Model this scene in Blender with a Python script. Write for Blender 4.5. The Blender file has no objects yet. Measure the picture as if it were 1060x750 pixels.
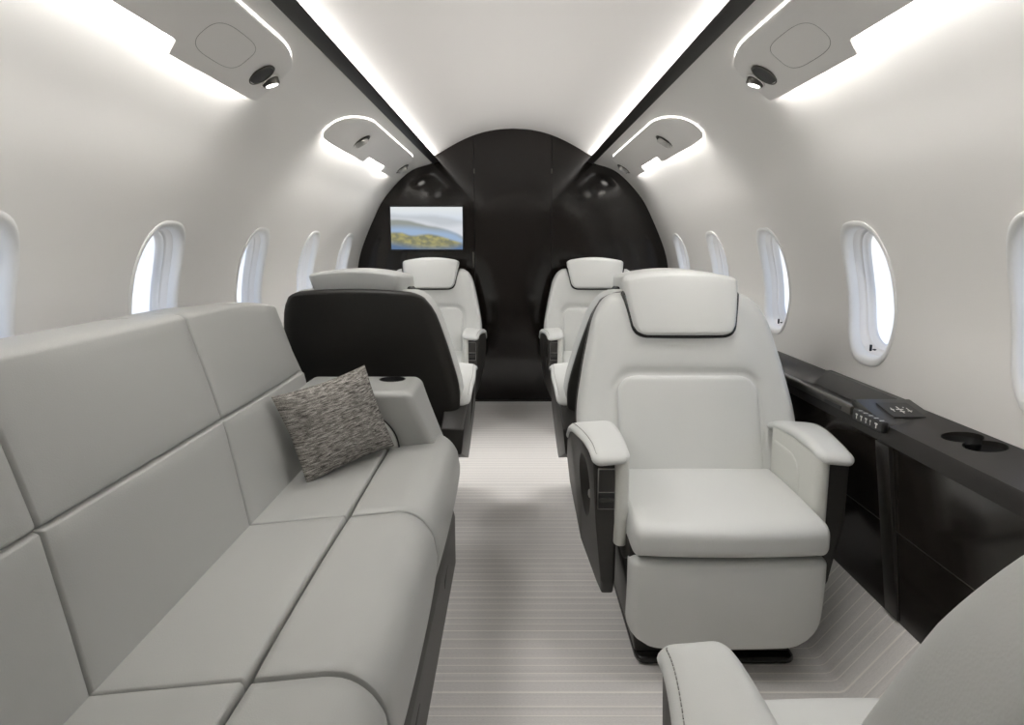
import bpy, bmesh, math, random
from mathutils import Vector, Matrix
random.seed(4)
SC = bpy.context.scene
COL = SC.collection
PI = math.pi

# ------------------------------------------------------------------ camera, world, lights, exposure
CAMH = 1.08
cam_d = bpy.data.cameras.new('camera'); cam = bpy.data.objects.new('camera', cam_d); COL.objects.link(cam)
cam_d.sensor_width = 36.0; cam_d.lens = 730.0 / 1060.0 * 36.0; cam_d.clip_start = 0.02; cam_d.clip_end = 200
cam_d.shift_x = -1.0 / 1060.0
cam.location = (0, 0, CAMH)
cam.rotation_euler = (PI / 2 - math.atan(122.0 / 730.0), 0, 0)
SC.camera = cam
SC.view_settings.view_transform = 'Standard'; SC.view_settings.look = 'None'
SC.view_settings.gamma = 1.0; SC.view_settings.use_curve_mapping = False
SC.view_settings.exposure = 0.97
SC.cycles.max_bounces = 14; SC.cycles.diffuse_bounces = 10; SC.cycles.sample_clamp_indirect = 6.0
SPOT = 5.5              # W per reading lamp
COVE_POWER = 5.6        # W per side, whole length
SKY = 0.66
WASH = 16.0              # emission of the diffusers under the service panels
RIM = 1.8

def nodes_of(m):
    m.use_nodes = True
    return m.node_tree.nodes, m.node_tree.links

wd = bpy.data.worlds.new('sky'); SC.world = wd
N, L = nodes_of(wd)
N.clear()
tc = N.new('ShaderNodeTexCoord'); sep = N.new('ShaderNodeSeparateXYZ'); L.new(tc.outputs['Generated'], sep.inputs[0])
ramp = N.new('ShaderNodeValToRGB'); cr = ramp.color_ramp
mr = N.new('ShaderNodeMapRange'); mr.inputs['From Min'].default_value = -0.35; mr.inputs['From Max'].default_value = 0.5
L.new(sep.outputs['Z'], mr.inputs['Value']); L.new(mr.outputs[0], ramp.inputs[0])
cr.elements[0].position = 0.0; cr.elements[0].color = (0.93, 0.95, 0.99, 1)
cr.elements[1].position = 1.0; cr.elements[1].color = (0.25, 0.45, 0.88, 1)
e = cr.elements.new(0.38); e.color = (0.86, 0.91, 1.0, 1)
e = cr.elements.new(0.50); e.color = (0.42, 0.64, 0.97, 1)
mp = N.new('ShaderNodeMapping'); mp.inputs['Scale'].default_value = (2.2, 2.2, 9.0)
L.new(tc.outputs['Generated'], mp.inputs['Vector'])
no = N.new('ShaderNodeTexNoise'); no.inputs['Scale'].default_value = 1.6; no.inputs['Detail'].default_value = 6
L.new(mp.outputs[0], no.inputs['Vector'])
cl = N.new('ShaderNodeMapRange'); cl.inputs['From Min'].default_value = 0.52; cl.inputs['From Max'].default_value = 0.68
L.new(no.outputs['Fac'], cl.inputs['Value'])
mx = N.new('ShaderNodeMixRGB'); mx.inputs[2].default_value = (1.0, 1.0, 1.0, 1)
L.new(cl.outputs[0], mx.inputs[0]); L.new(ramp.outputs[0], mx.inputs[1])
bg = N.new('ShaderNodeBackground'); bg.inputs['Strength'].default_value = SKY
L.new(mx.outputs[0], bg.inputs['Color'])
wo = N.new('ShaderNodeOutputWorld'); L.new(bg.outputs[0], wo.inputs[0])

CAB0, CAB1 = -1.5, 4.82     # cabin rear and front ends

def area(name, loc, rot, sx, sy, power, color=(1, 0.978, 0.95)):
    d = bpy.data.lights.new(name, 'AREA'); d.shape = 'RECTANGLE'; d.size = sx; d.size_y = sy; d.energy = power; d.color = color
    o = bpy.data.objects.new(name, d); COL.objects.link(o); o.location = loc; o.rotation_euler = rot
    return o
# lamps lying in the two ceiling coves, hidden behind the dark lips, shining in across the ceiling
for sg in (-1, 1):
    o = area('cove_lamp', (sg * 0.533, (CAB0 + CAB1) / 2, 1.627), (0, sg * math.radians(128), 0), 0.025, CAB1 - CAB0 - 0.05, COVE_POWER)

# ------------------------------------------------------------------ materials
def pmat(name, col, rough=0.5, metal=0.0, coat=0.0, emis=None, es=0.0, spec=0.5):
    m = bpy.data.materials.new(name); n, l = nodes_of(m); b = n['Principled BSDF']
    b.inputs['Base Color'].default_value = (*col, 1); b.inputs['Roughness'].default_value = rough
    b.inputs['Metallic'].default_value = metal; b.inputs['Coat Weight'].default_value = coat
    b.inputs['Coat Roughness'].default_value = 0.08; b.inputs['Specular IOR Level'].default_value = spec
    if emis: b.inputs['Emission Color'].default_value = (*emis, 1); b.inputs['Emission Strength'].default_value = es
    return m
def add_bump(m, scale, strength, dist=0.001, detail=3, vec='Object', stretch=(1, 1, 1), kind='noise'):
    n, l = nodes_of(m); b = n['Principled BSDF']
    t = n.new('ShaderNodeTexCoord'); mp = n.new('ShaderNodeMapping'); mp.inputs['Scale'].default_value = stretch
    l.new(t.outputs[vec], mp.inputs[0])
    if kind == 'noise':
        x = n.new('ShaderNodeTexNoise'); x.inputs['Scale'].default_value = scale; x.inputs['Detail'].default_value = detail; out = x.outputs['Fac']
    else:
        x = n.new('ShaderNodeTexVoronoi'); x.inputs['Scale'].default_value = scale; out = x.outputs['Distance']
    l.new(mp.outputs[0], x.inputs['Vector'])
    bp = n.new('ShaderNodeBump'); bp.inputs['Strength'].default_value = strength; bp.inputs['Distance'].default_value = dist
    l.new(out, bp.inputs['Height']); l.new(bp.outputs[0], b.inputs['Normal'])
    return out
def leather(name, col, rough=0.4):
    m = pmat(name, col, rough); add_bump(m, 420, 0.25, 0.0006, kind='vor')
    return m
M = {}
M['leather'] = leather('pale_grey_leather', (0.62, 0.63, 0.615), 0.42)
M['leather_side'] = leather('pale_grey_leather_side', (0.63, 0.635, 0.60), 0.46)
M['sofa'] = leather('sofa_leather', (0.39, 0.395, 0.38), 0.42)
M['thread'] = pmat('stitch_thread', (0.30, 0.30, 0.28), 0.8)
M['wall'] = pmat('wall_panel', (0.82, 0.805, 0.78), 0.42)
M['ceiling'] = pmat('ceiling_panel', (0.82, 0.80, 0.78), 0.6)
M['psu'] = pmat('service_panel_plastic', (0.76, 0.745, 0.725), 0.38)
M['winframe'] = pmat('window_frame_plastic', (0.84, 0.84, 0.83), 0.35)
M['reveal'] = pmat('window_reveal_plastic', (0.86, 0.84, 0.81), 0.4)
M['shell'] = pmat('seat_shell_dark', (0.028, 0.026, 0.023), 0.42)
add_bump(M['shell'], 300, 0.12, 0.0005)
M['shellgloss'] = pmat('seat_panel_gloss', (0.016, 0.015, 0.014), 0.25)
M['black'] = pmat('black_plastic', (0.008, 0.008, 0.008), 0.4)
M['metal'] = pmat('brushed_metal', (0.45, 0.44, 0.42), 0.3, 1.0)
M['darkmetal'] = pmat('gunmetal', (0.11, 0.105, 0.095), 0.32, 0.8)
M['ledge'] = pmat('ledge_taupe', (0.015, 0.013, 0.0115), 0.42, spec=0.28)
M['facet'] = pmat('ledge_facet', (0.036, 0.034, 0.031), 0.38, spec=0.35)
M['trim'] = pmat('dark_trim', (0.016, 0.014, 0.012), 0.4)
M['lamp'] = pmat('lamp_diffuser', (1, 1, 1), 0.5, emis=(1, 0.985, 0.965), es=WASH)
M['rim'] = pmat('rim_light', (1, 1, 1), 0.5, emis=(1, 0.975, 0.945), es=RIM)
M['lens'] = pmat('reading_lens', (1, 1, 1), 0.5, emis=(1, 0.96, 0.9), es=4.0)
M['glyph'] = pmat('white_print', (0.75, 0.75, 0.72), 0.5)
M['white_edge'] = pmat('armrest_inset', (0.62, 0.62, 0.59), 0.45)

# glossy dark veneer for bulkhead and console
def veneer(name, c1, c2, rough, stretch, spec=0.5):
    m = pmat(name, c1, rough, spec=spec); n, l = nodes_of(m); b = n['Principled BSDF']
    t = n.new('ShaderNodeTexCoord'); mp = n.new('ShaderNodeMapping'); mp.inputs['Scale'].default_value = stretch
    l.new(t.outputs['Object'], mp.inputs[0])
    x = n.new('ShaderNodeTexNoise'); x.inputs['Scale'].default_value = 3.0; x.inputs['Detail'].default_value = 8; x.inputs['Roughness'].default_value = 0.65
    l.new(mp.outputs[0], x.inputs['Vector'])
    r = n.new('ShaderNodeValToRGB'); r.color_ramp.elements[0].color = (*c1, 1); r.color_ramp.elements[1].color = (*c2, 1)
    r.color_ramp.elements[0].position = 0.35; r.color_ramp.elements[1].position = 0.7
    l.new(x.outputs['Fac'], r.inputs[0]); l.new(r.outputs[0], b.inputs['Base Color'])
    return m
M['veneer'] = veneer('dark_veneer', (0.009, 0.007, 0.006), (0.012, 0.0095, 0.008), 0.085, (1.2, 1, 26), 0.42)
M['console'] = veneer('console_veneer', (0.014, 0.012, 0.010), (0.024, 0.020, 0.017), 0.14, (1, 1.0, 30))

# glass
m = bpy.data.materials.new('window_glass'); n, l = nodes_of(m); n.clear()
tr = n.new('ShaderNodeBsdfTransparent'); tr.inputs[0].default_value = (0.96, 0.97, 0.98, 1)
gl = n.new('ShaderNodeBsdfGlossy'); gl.inputs['Roughness'].default_value = 0.02
ms = n.new('ShaderNodeMixShader'); ms.inputs[0].default_value = 0.06; ou = n.new('ShaderNodeOutputMaterial')
l.new(tr.outputs[0], ms.inputs[1]); l.new(gl.outputs[0], ms.inputs[2]); l.new(ms.outputs[0], ou.inputs[0]); M['glass'] = m

# carpet: cross-cabin woven lines
def carpet():
    m = pmat('woven_carpet', (0.4, 0.39, 0.37), 0.95, spec=0.15); n, l = nodes_of(m); b = n['Principled BSDF']
    g = n.new('ShaderNodeNewGeometry'); sp = n.new('ShaderNodeSeparateXYZ'); l.new(g.outputs['Position'], sp.inputs[0])
    def math_(op, a, bv=None, c=None):
        x = n.new('ShaderNodeMath'); x.operation = op
        for i, v in enumerate((a, bv, c)):
            if v is None: continue
            if hasattr(v, 'is_linked') or hasattr(v, 'links'): l.new(v, x.inputs[i])
            else: x.inputs[i].default_value = v
        return x.outputs[0]
    y = sp.outputs['Y']
    nz = n.new('ShaderNodeTexNoise'); nz.noise_dimensions = '1D'; nz.inputs['Scale'].default_value = 9.0; nz.inputs['Detail'].default_value = 1.0
    l.new(y, nz.inputs['W'])
    yw = math_('MULTIPLY_ADD', nz.outputs['Fac'], 0.030, y)
    # bright cream lines
    fr = math_('PINGPONG', math_('MULTIPLY', yw, 1 / 0.0395 * 1.0), 0.5)
    line = n.new('ShaderNodeMapRange'); line.inputs['From Min'].default_value = 0.075; line.inputs['From Max'].default_value = 0.03
    line.interpolation_type = 'SMOOTHSTEP'
    l.new(fr, line.inputs['Value'])
    # fine ribs and broad bands
    nb = n.new('ShaderNodeTexNoise'); nb.noise_dimensions = '1D'; nb.inputs['Scale'].default_value = 60; nb.inputs['Detail'].default_value = 3; l.new(y, nb.inputs['W'])
    wv = n.new('ShaderNodeTexNoise'); wv.inputs['Scale'].default_value = 1.0; wv.inputs['Detail'].default_value = 2
    mp = n.new('ShaderNodeMapping'); mp.inputs['Scale'].default_value = (140, 420, 140); l.new(g.outputs['Position'], mp.inputs[0]); l.new(mp.outputs[0], wv.inputs['Vector'])
    r = n.new('ShaderNodeValToRGB'); r.color_ramp.elements[0].position = 0.3; r.color_ramp.elements[1].position = 0.72
    r.color_ramp.elements[0].color = (0.60, 0.585, 0.57, 1); r.color_ramp.elements[1].color = (0.76, 0.74, 0.72, 1)
    mixv = math_('ADD', math_('MULTIPLY', nb.outputs['Fac'], 0.45), math_('MULTIPLY', wv.outputs['Fac'], 0.55)); l.new(mixv, r.inputs[0])
    mx = n.new('ShaderNodeMixRGB'); l.new(math_('MULTIPLY', line.outputs[0], 0.85), mx.inputs[0]); l.new(r.outputs[0], mx.inputs[1]); mx.inputs[2].default_value = (0.90, 0.875, 0.83, 1)
    l.new(mx.outputs[0], b.inputs['Base Color'])
    bp = n.new('ShaderNodeBump'); bp.inputs['Strength'].default_value = 0.35; bp.inputs['Distance'].default_value = 0.002
    l.new(mixv, bp.inputs['Height']); l.new(bp.outputs[0], b.inputs['Normal'])
    return m
M['carpet'] = carpet()

# woven pillow fabric (streaks run along the pillow's own u direction, stored in UVs)
def fabric():
    m = pmat('tweed_fabric', (0.2, 0.2, 0.2), 0.95, spec=0.1); n, l = nodes_of(m); b = n['Principled BSDF']
    t = n.new('ShaderNodeTexCoord'); mp = n.new('ShaderNodeMapping'); mp.inputs['Scale'].default_value = (11, 60, 1)
    l.new(t.outputs['UV'], mp.inputs[0])
    x = n.new('ShaderNodeTexNoise'); x.inputs['Scale'].default_value = 1.0; x.inputs['Detail'].default_value = 5; x.inputs['Roughness'].default_value = 0.7
    x.inputs['Distortion'].default_value = 0.6
    l.new(mp.outputs[0], x.inputs['Vector'])
    mp2 = n.new('ShaderNodeMapping'); mp2.inputs['Scale'].default_value = (200, 160, 1); l.new(t.outputs['UV'], mp2.inputs[0])
    x2 = n.new('ShaderNodeTexNoise'); x2.inputs['Scale'].default_value = 1; l.new(mp2.outputs[0], x2.inputs['Vector'])
    ad = n.new('ShaderNodeMath'); ad.operation = 'MULTIPLY_ADD'; ad.inputs[1].default_value = 0.35; l.new(x2.outputs['Fac'], ad.inputs[0])
    mu = n.new('ShaderNodeMath'); mu.operation = 'MULTIPLY'; mu.inputs[1].default_value = 0.65; l.new(x.outputs['Fac'], mu.inputs[0]); l.new(mu.outputs[0], ad.inputs[2])
    r = n.new('ShaderNodeValToRGB'); r.color_ramp.elements[0].position = 0.38; r.color_ramp.elements[1].position = 0.62
    r.color_ramp.elements[0].color = (0.035, 0.032, 0.028, 1); r.color_ramp.elements[1].color = (0.52, 0.495, 0.46, 1)
    e = r.color_ramp.elements.new(0.48); e.color = (0.17, 0.16, 0.145, 1)
    l.new(ad.outputs[0], r.inputs[0]); l.new(r.outputs[0], b.inputs['Base Color'])
    bp = n.new('ShaderNodeBump'); bp.inputs['Strength'].default_value = 0.6; bp.inputs['Distance'].default_value = 0.003
    l.new(ad.outputs[0], bp.inputs['Height']); l.new(bp.outputs[0], b.inputs['Normal'])
    return m
M['fabric'] = fabric()

# screen picture: hazy layered hills in u,v
def screen():
    m = bpy.data.materials.new('screen_picture'); n, l = nodes_of(m); n.clear()
    t = n.new('ShaderNodeTexCoord'); sp = n.new('ShaderNodeSeparateXYZ'); l.new(t.outputs['UV'], sp.inputs[0])
    U, V = sp.outputs['X'], sp.outputs['Y']
    def mth(op, a, bv=None, c=None):
        x = n.new('ShaderNodeMath'); x.operation = op
        for i, v in enumerate((a, bv, c)):
            if v is None: continue
            if isinstance(v, (int, float)): x.inputs[i].default_value = v
            else: l.new(v, x.inputs[i])
        return x.outputs[0]
    def curve(pts):
        c = n.new('ShaderNodeFloatCurve'); cv = c.mapping.curves[0]
        while len(cv.points) > 2: cv.points.remove(cv.points[1])
        cv.points[0].location = pts[0]; cv.points[-1].location = pts[-1]
        for p in pts[1:-1]: cv.points.new(*p)
        c.mapping.update(); l.new(U, c.inputs['Value']); return c.outputs[0]
    nz = n.new('ShaderNodeTexNoise'); nz.inputs['Scale'].default_value = 9; nz.inputs['Detail'].default_value = 6; l.new(t.outputs['UV'], nz.inputs['Vector'])
    def layer(prev, pts, col, soft, amp=0.03, col2=None):
        h = mth('MULTIPLY_ADD', mth('SUBTRACT', nz.outputs['Fac'], 0.5), amp, curve(pts))
        mrn = n.new('ShaderNodeMapRange'); mrn.inputs['From Min'].default_value = -soft; mrn.inputs['From Max'].default_value = soft
        l.new(mth('SUBTRACT', h, V), mrn.inputs['Value'])
        x = n.new('ShaderNodeMixRGB'); l.new(mrn.outputs[0], x.inputs[0]); l.new(prev, x.inputs[1])
        if col2:
            y = n.new('ShaderNodeMixRGB'); q = n.new('ShaderNodeMapRange'); q.inputs['From Min'].default_value = 0.42; q.inputs['From Max'].default_value = 0.62
            l.new(nz.outputs['Fac'], q.inputs['Value']); l.new(q.outputs[0], y.inputs[0]); y.inputs[1].default_value = (*col, 1); y.inputs[2].default_value = (*col2, 1); l.new(y.outputs[0], x.inputs[2])
        else: x.inputs[2].default_value = (*col, 1)
        return x.outputs[0]
    sky = n.new('ShaderNodeValToRGB'); l.new(V, sky.inputs[0])
    sky.color_ramp.elements[0].color = (0.42, 0.50, 0.68, 1); sky.color_ramp.elements[0].position = 0.3
    sky.color_ramp.elements[1].color = (0.66, 0.69, 0.70, 1); sky.color_ramp.elements[1].position = 0.95
    c = layer(sky.outputs[0], [(0, .84), (.25, .80), (.6, .80), (1, .67)], (0.47, 0.50, 0.53), 0.05)
    c = layer(c, [(0, .72), (.45, .66), (.7, .55), (1, .60)], (0.60, 0.62, 0.66), 0.07)
    c = layer(c, [(0, .70), (.2, .69), (.5, .57), (.75, .48), (1, .3)], (0.27, 0.29, 0.27), 0.03)
    c = layer(c, [(0, .53), (.2, .53), (.6, .46), (.85, .40), (1, .25)], (0.30, 0.40, 0.55), 0.07)
    c = layer(c, [(0, .40), (.12, .40), (.3, .33), (.55, .36), (.8, .25), (1, .14)], (0.20, 0.20, 0.13), 0.03, 0.04, (0.36, 0.33, 0.15))
    c = layer(c, [(0, .16), (.2, .10), (.45, .04), (.75, .04), (1, .13)], (0.10, 0.16, 0.27), 0.08, 0.1)
    em = n.new('ShaderNodeEmission'); em.inputs['Strength'].default_value = 0.58; l.new(c, em.inputs[0])
    ou = n.new('ShaderNodeOutputMaterial'); l.new(em.outputs[0], ou.inputs[0])
    return m
M['screen'] = screen()

# ------------------------------------------------------------------ helpers
def tag(o, label=None, cat=None, group=None, kind=None):
    if label: o['label'] = label
    if cat: o['category'] = cat
    if group: o['group'] = group
    if kind: o['kind'] = kind
    return o
def empty(name, loc=(0, 0, 0), rz=0.0):
    o = bpy.data.objects.new(name, None); COL.objects.link(o); o.location = loc; o.rotation_euler = (0, 0, rz); o.empty_display_size = 0.1
    return o
def mk(name, verts, faces, mat, parent=None, smooth=True, angle=None):
    me = bpy.data.meshes.new(name); me.from_pydata([tuple(v) for v in verts], [], faces)
    bm = bmesh.new(); bm.from_mesh(me); bmesh.ops.recalc_face_normals(bm, faces=bm.faces); bm.to_mesh(me); bm.free()
    if smooth: me.polygons.foreach_set('use_smooth', [True] * len(me.polygons))
    if angle is not None: me.set_sharp_from_angle(angle=math.radians(angle))
    me.materials.append(M[mat] if isinstance(mat, str) else mat)
    o = bpy.data.objects.new(name, me); COL.objects.link(o)
    if parent: o.parent = parent
    return o
def bmobj(name, bm, mat, parent=None, angle=35):
    me = bpy.data.meshes.new(name); bmesh.ops.recalc_face_normals(bm, faces=bm.faces); bm.to_mesh(me); bm.free()
    me.polygons.foreach_set('use_smooth', [True] * len(me.polygons)); me.set_sharp_from_angle(angle=math.radians(angle))
    me.materials.append(M[mat]); o = bpy.data.objects.new(name, me); COL.objects.link(o)
    if parent: o.parent = parent
    return o
def box_bm(bm, x0, x1, y0, y1, z0, z1):
    vs = [bm.verts.new((x, y, z)) for x in (x0, x1) for y in (y0, y1) for z in (z0, z1)]
    for f in ((0, 1, 3, 2), (4, 6, 7, 5), (0, 4, 5, 1), (2, 3, 7, 6), (0, 2, 6, 4), (1, 5, 7, 3)): bm.faces.new([vs[i] for i in f])
def box(name, x0, x1, y0, y1, z0, z1, mat, parent=None, bev=0.0, seg=2, fn=None):
    bm = bmesh.new(); box_bm(bm, x0, x1, y0, y1, z0, z1)
    if bev: bmesh.ops.bevel(bm, geom=bm.edges[:], offset=bev, segments=seg, affect='EDGES', profile=0.5)
    if fn:
        for v in bm.verts: v.co = fn(v.co)
    return bmobj(name, bm, mat, parent)
def prism(name, poly, axis, a0, a1, mat, parent=None, bev=0.0, seg=2, fn=None):
    """polygon in the plane across axis (x: (y,z), y: (x,z), z: (x,y)) pushed from a0 to a1"""
    bm = bmesh.new()
    def P(p, a): return {'x': (a, p[0], p[1]), 'y': (p[0], a, p[1]), 'z': (p[0], p[1], a)}[axis]
    A = [bm.verts.new(P(p, a0)) for p in poly]; B = [bm.verts.new(P(p, a1)) for p in poly]; k = len(poly)
    bm.faces.new(A); bm.faces.new(B[::-1])
    for i in range(k): bm.faces.new((A[i], B[i], B[(i + 1) % k], A[(i + 1) % k]))
    if bev: bmesh.ops.bevel(bm, geom=bm.edges[:], offset=bev, segments=seg, affect='EDGES', profile=0.5, clamp_overlap=True)
    if fn:
        for v in bm.verts: v.co = fn(v.co)
    return bmobj(name, bm, mat, parent)
def axis_pts(a0, a1, r, n, k=5):
    """coordinates along one axis: dense in the two rounded ends, even between"""
    r = min(r, (a1 - a0) / 2 * 0.999)
    o = [a0 + r * (1 - math.cos(PI / 2 * i / k)) for i in range(k)]
    o += [a0 + r + (a1 - a0 - 2 * r) * i / n for i in range(n + 1)]
    o += [a1 - r * (1 - math.cos(PI / 2 * i / k)) for i in range(k - 1, -1, -1)]
    return o
def rbox(name, x0, x1, y0, y1, z0, z1, r, mat, parent=None, n=(8, 8, 8), fn=None, k=5):
    """box with soft rounded edges of per-axis radius r, dense enough to be bent by fn"""
    if isinstance(r, (int, float)): r = (r, r, r)
    lo = (x0, y0, z0); hi = (x1, y1, z1)
    r = tuple(min(r[i], (hi[i] - lo[i]) / 2 * 0.999) for i in range(3))
    ax = [axis_pts(lo[i], hi[i], r[i], n[i], k) for i in range(3)]
    idx = {}; verts = []; faces = []
    def V(i, j, kk):
        key = (i, j, kk)
        if key not in idx:
            p = [ax[0][i], ax[1][j], ax[2][kk]]
            q = [min(max(p[a], lo[a] + r[a]), hi[a] - r[a]) for a in range(3)]
            d = [(p[a] - q[a]) / r[a] for a in range(3)]
            ln = math.sqrt(sum(c * c for c in d))
            if ln > 1e-9:
                # normalise with the box's outer shell as reference
                p = [q[a] + r[a] * d[a] / ln for a in range(3)]
            v = Vector(p)
            if fn: v = Vector(fn(v))
            idx[key] = len(verts); verts.append(v)
        return idx[key]
    nx, ny, nz = len(ax[0]) - 1, len(ax[1]) - 1, len(ax[2]) - 1
    for i in range(nx):
        for j in range(ny):
            for kk, fl in ((0, 0), (nz, 1)): faces.append((V(i, j, kk), V(i + 1, j, kk), V(i + 1, j + 1, kk), V(i, j + 1, kk)))
    for i in range(nx):
        for kk in range(nz):
            for j in (0, ny): faces.append((V(i, j, kk), V(i + 1, j, kk), V(i + 1, j, kk + 1), V(i, j, kk + 1)))
    for j in range(ny):
        for kk in range(nz):
            for i in (0, nx): faces.append((V(i, j, kk), V(i, j + 1, kk), V(i, j + 1, kk + 1), V(i, j, kk + 1)))
    return mk(name, verts, faces, mat, parent)
def interp(pts, t):
    """smooth-ish interpolation through (t, value) pairs"""
    if t <= pts[0][0]: return pts[0][1]
    for i in range(len(pts) - 1):
        if t <= pts[i + 1][0]:
            (a, va), (b, vb) = pts[i], pts[i + 1]; u = (t - a) / (b - a)
            m0 = (vb - va) if i == 0 else (vb - pts[i - 1][1]) / (b - pts[i - 1][0]) * (b - a)
            m1 = (vb - va) if i + 2 >= len(pts) else (pts[i + 2][1] - va) / (pts[i + 2][0] - a) * (b - a)
            return (2 * u**3 - 3 * u**2 + 1) * va + (u**3 - 2 * u**2 + u) * m0 + (-2 * u**3 + 3 * u**2) * vb + (u**3 - u**2) * m1
    return pts[-1][1]
def tube(name, pts, rad, mat, parent=None, closed=False, seg=6):
    pts = [Vector(p) for p in pts]; n = len(pts); verts = []; faces = []
    for i, p in enumerate(pts):
        a = pts[(i - 1) % n] if (closed or i > 0) else p; b = pts[(i + 1) % n] if (closed or i < n - 1) else p
        t = (b - a).normalized(); up = Vector((0, 0, 1)) if abs(t.z) < 0.9 else Vector((1, 0, 0))
        s = t.cross(up).normalized(); u = s.cross(t)
        for k in range(seg): verts.append(p + rad * (math.cos(2 * PI * k / seg) * s + math.sin(2 * PI * k / seg) * u))
    for i in range(n if closed else n - 1):
        for k in range(seg): faces.append((i * seg + k, i * seg + (k + 1) % seg, ((i + 1) % n) * seg + (k + 1) % seg, ((i + 1) % n) * seg + k))
    if not closed: faces += [tuple(range(seg)), tuple(range((n - 1) * seg, n * seg))]
    return mk(name, verts, faces, mat, parent)
def disc_stack(name, rings, mat, parent=None, seg=24, cap0=True, cap1=True, mtx=None):
    """lathe about local z: rings (radius, z)"""
    verts = []; faces = []
    for r, z in rings:
        for k in range(seg): verts.append(Vector((r * math.cos(2 * PI * k / seg), r * math.sin(2 * PI * k / seg), z)))
    for i in range(len(rings) - 1):
        for k in range(seg): faces.append((i * seg + k, i * seg + (k + 1) % seg, (i + 1) * seg + (k + 1) % seg, (i + 1) * seg + k))
    if cap0: faces.append(tuple(range(seg)))
    if cap1: faces.append(tuple(range((len(rings) - 1) * seg, len(rings) * seg)))
    if mtx: verts = [mtx @ v for v in verts]
    return mk(name, verts, faces, mat, parent, angle=40)
def cut(o, cutters):
    """boolean-subtract cutter objects, then delete them"""
    for c in cutters:
        md = o.modifiers.new('cut', 'BOOLEAN'); md.operation = 'DIFFERENCE'; md.solver = 'EXACT'; md.object = c
    bpy.context.view_layer.update()
    dg = bpy.context.evaluated_depsgraph_get()
    me = bpy.data.meshes.new_from_object(o.evaluated_get(dg)); o.modifiers.clear(); old = o.data; o.data = me; me.name = old.name
    me.polygons.foreach_set('use_smooth', [True] * len(me.polygons)); me.set_sharp_from_angle(angle=math.radians(35))
    for c in cutters: bpy.data.objects.remove(c, do_unlink=True)

# ------------------------------------------------------------------ cabin cross-section
PROF = [(1.040, .60), (1.046, .68), (1.054, .80), (1.053, .91), (1.02, 1.05), (.938, 1.24), (.85, 1.395), (.692, 1.552), (.53, 1.612)]
def crspline(P, n=12):
    P = [Vector(q) for q in P]; P = [2 * P[0] - P[1]] + P + [2 * P[-1] - P[-2]]; o = []
    for i in range(1, len(P) - 2):
        a, b, c, d = P[i - 1:i + 3]
        for k in range(n):
            t = k / n; o.append(.5 * ((2 * b) + (c - a) * t + (2 * a - 5 * b + 4 * c - d) * t * t + (3 * b - a - 3 * c + d) * t**3))
    o.append(P[-2]); return o
CP = crspline(PROF); CS = [0.0]
for i in range(1, len(CP)): CS.append(CS[-1] + (CP[i] - CP[i - 1]).length)
SMAX = CS[-1]
def wall_xz(s):
    s = min(max(s, 0), SMAX - 1e-6)
    import bisect
    i = min(bisect.bisect_right(CS, s) - 1, len(CP) - 2); u = (s - CS[i]) / (CS[i + 1] - CS[i])
    return CP[i].lerp(CP[i + 1], u)
def wall_n(s):
    a = wall_xz(max(s - .02, 0)); b = wall_xz(min(s + .02, SMAX)); t = (b - a).normalized()
    return Vector((-t.y, t.x))   # points into the cabin on the right side
def W(side, Y, s, off=0.0, nrm=None):
    p = wall_xz(s); nn = nrm if nrm is not None else wall_n(s)
    return Vector((side * (p.x + nn.x * off), Y, p.y + nn.y * off))

WIN_Y = [0.58, 1.335, 2.07, 2.82, 3.58, 4.34]
WS, WHS, WHY, WEXP = 0.343, 0.216, 0.142, 2.8
def in_win(Y, s, sc):
    for wy in WIN_Y:
        if (abs(Y - wy) / (WHY * sc)) ** WEXP + (abs(s - WS) / (WHS * sc)) ** WEXP < 1: return True
    return False
def build_wall(side, name):
    dy, NJ = 0.01, 124; ny = int(round((CAB1 - CAB0) / dy)); verts = []; faces = []
    low = 3   # rows down to the floor behind the furniture
    zs = [0.0, 0.2, 0.4]
    for i in range(ny + 1):
        Y = CAB0 + (CAB1 - CAB0) * i / ny
        for z in zs: verts.append((side * 1.04, Y, z))
        for j in range(NJ + 1): verts.append(W(side, Y, SMAX * j / NJ))
    R = NJ + 1 + low
    for i in range(ny):
        Yc = CAB0 + (CAB1 - CAB0) * (i + .5) / ny
        for j in range(R - 1):
            if j >= low and in_win(Yc, SMAX * (j - low + .5) / NJ, 0.945): continue
            faces.append((i * R + j, (i + 1) * R + j, (i + 1) * R + j + 1, i * R + j + 1))
    o = mk(name, verts, faces, 'wall'); tag(o, kind='structure'); return o
wl = build_wall(-1, 'wall_left'); wr = build_wall(1, 'wall_right')

# floor with upward-sloping carpet curbs
def strip_mesh(name, prof, mat, y0=CAB0, y1=CAB1, ny=1, parent=None, smooth=True, angle=30):
    verts = []; faces = []; k = len(prof)
    for i in range(ny + 1):
        Y = y0 + (y1 - y0) * i / ny
        for x, z in prof: verts.append((x, Y, z))
    for i in range(ny):
        for j in range(k - 1): faces.append((i * k + j, i * k + j + 1, (i + 1) * k + j + 1, (i + 1) * k + j))
    return mk(name, verts, faces, mat, parent, smooth, angle)
tag(strip_mesh('floor', [(-.835, 0), (.835, 0)], 'carpet'), kind='structure')
def curb(side, name):
    pts = [(.80, 0.0005), (.811, 0.004), (.82, .013), (.945, .165), (1.03, .165)]
    tag(strip_mesh(name, [(side * x, z) for x, z in pts], 'carpet', angle=60), kind='structure')
curb(-1, 'baseboard_left'); curb(1, 'baseboard_right')

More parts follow.
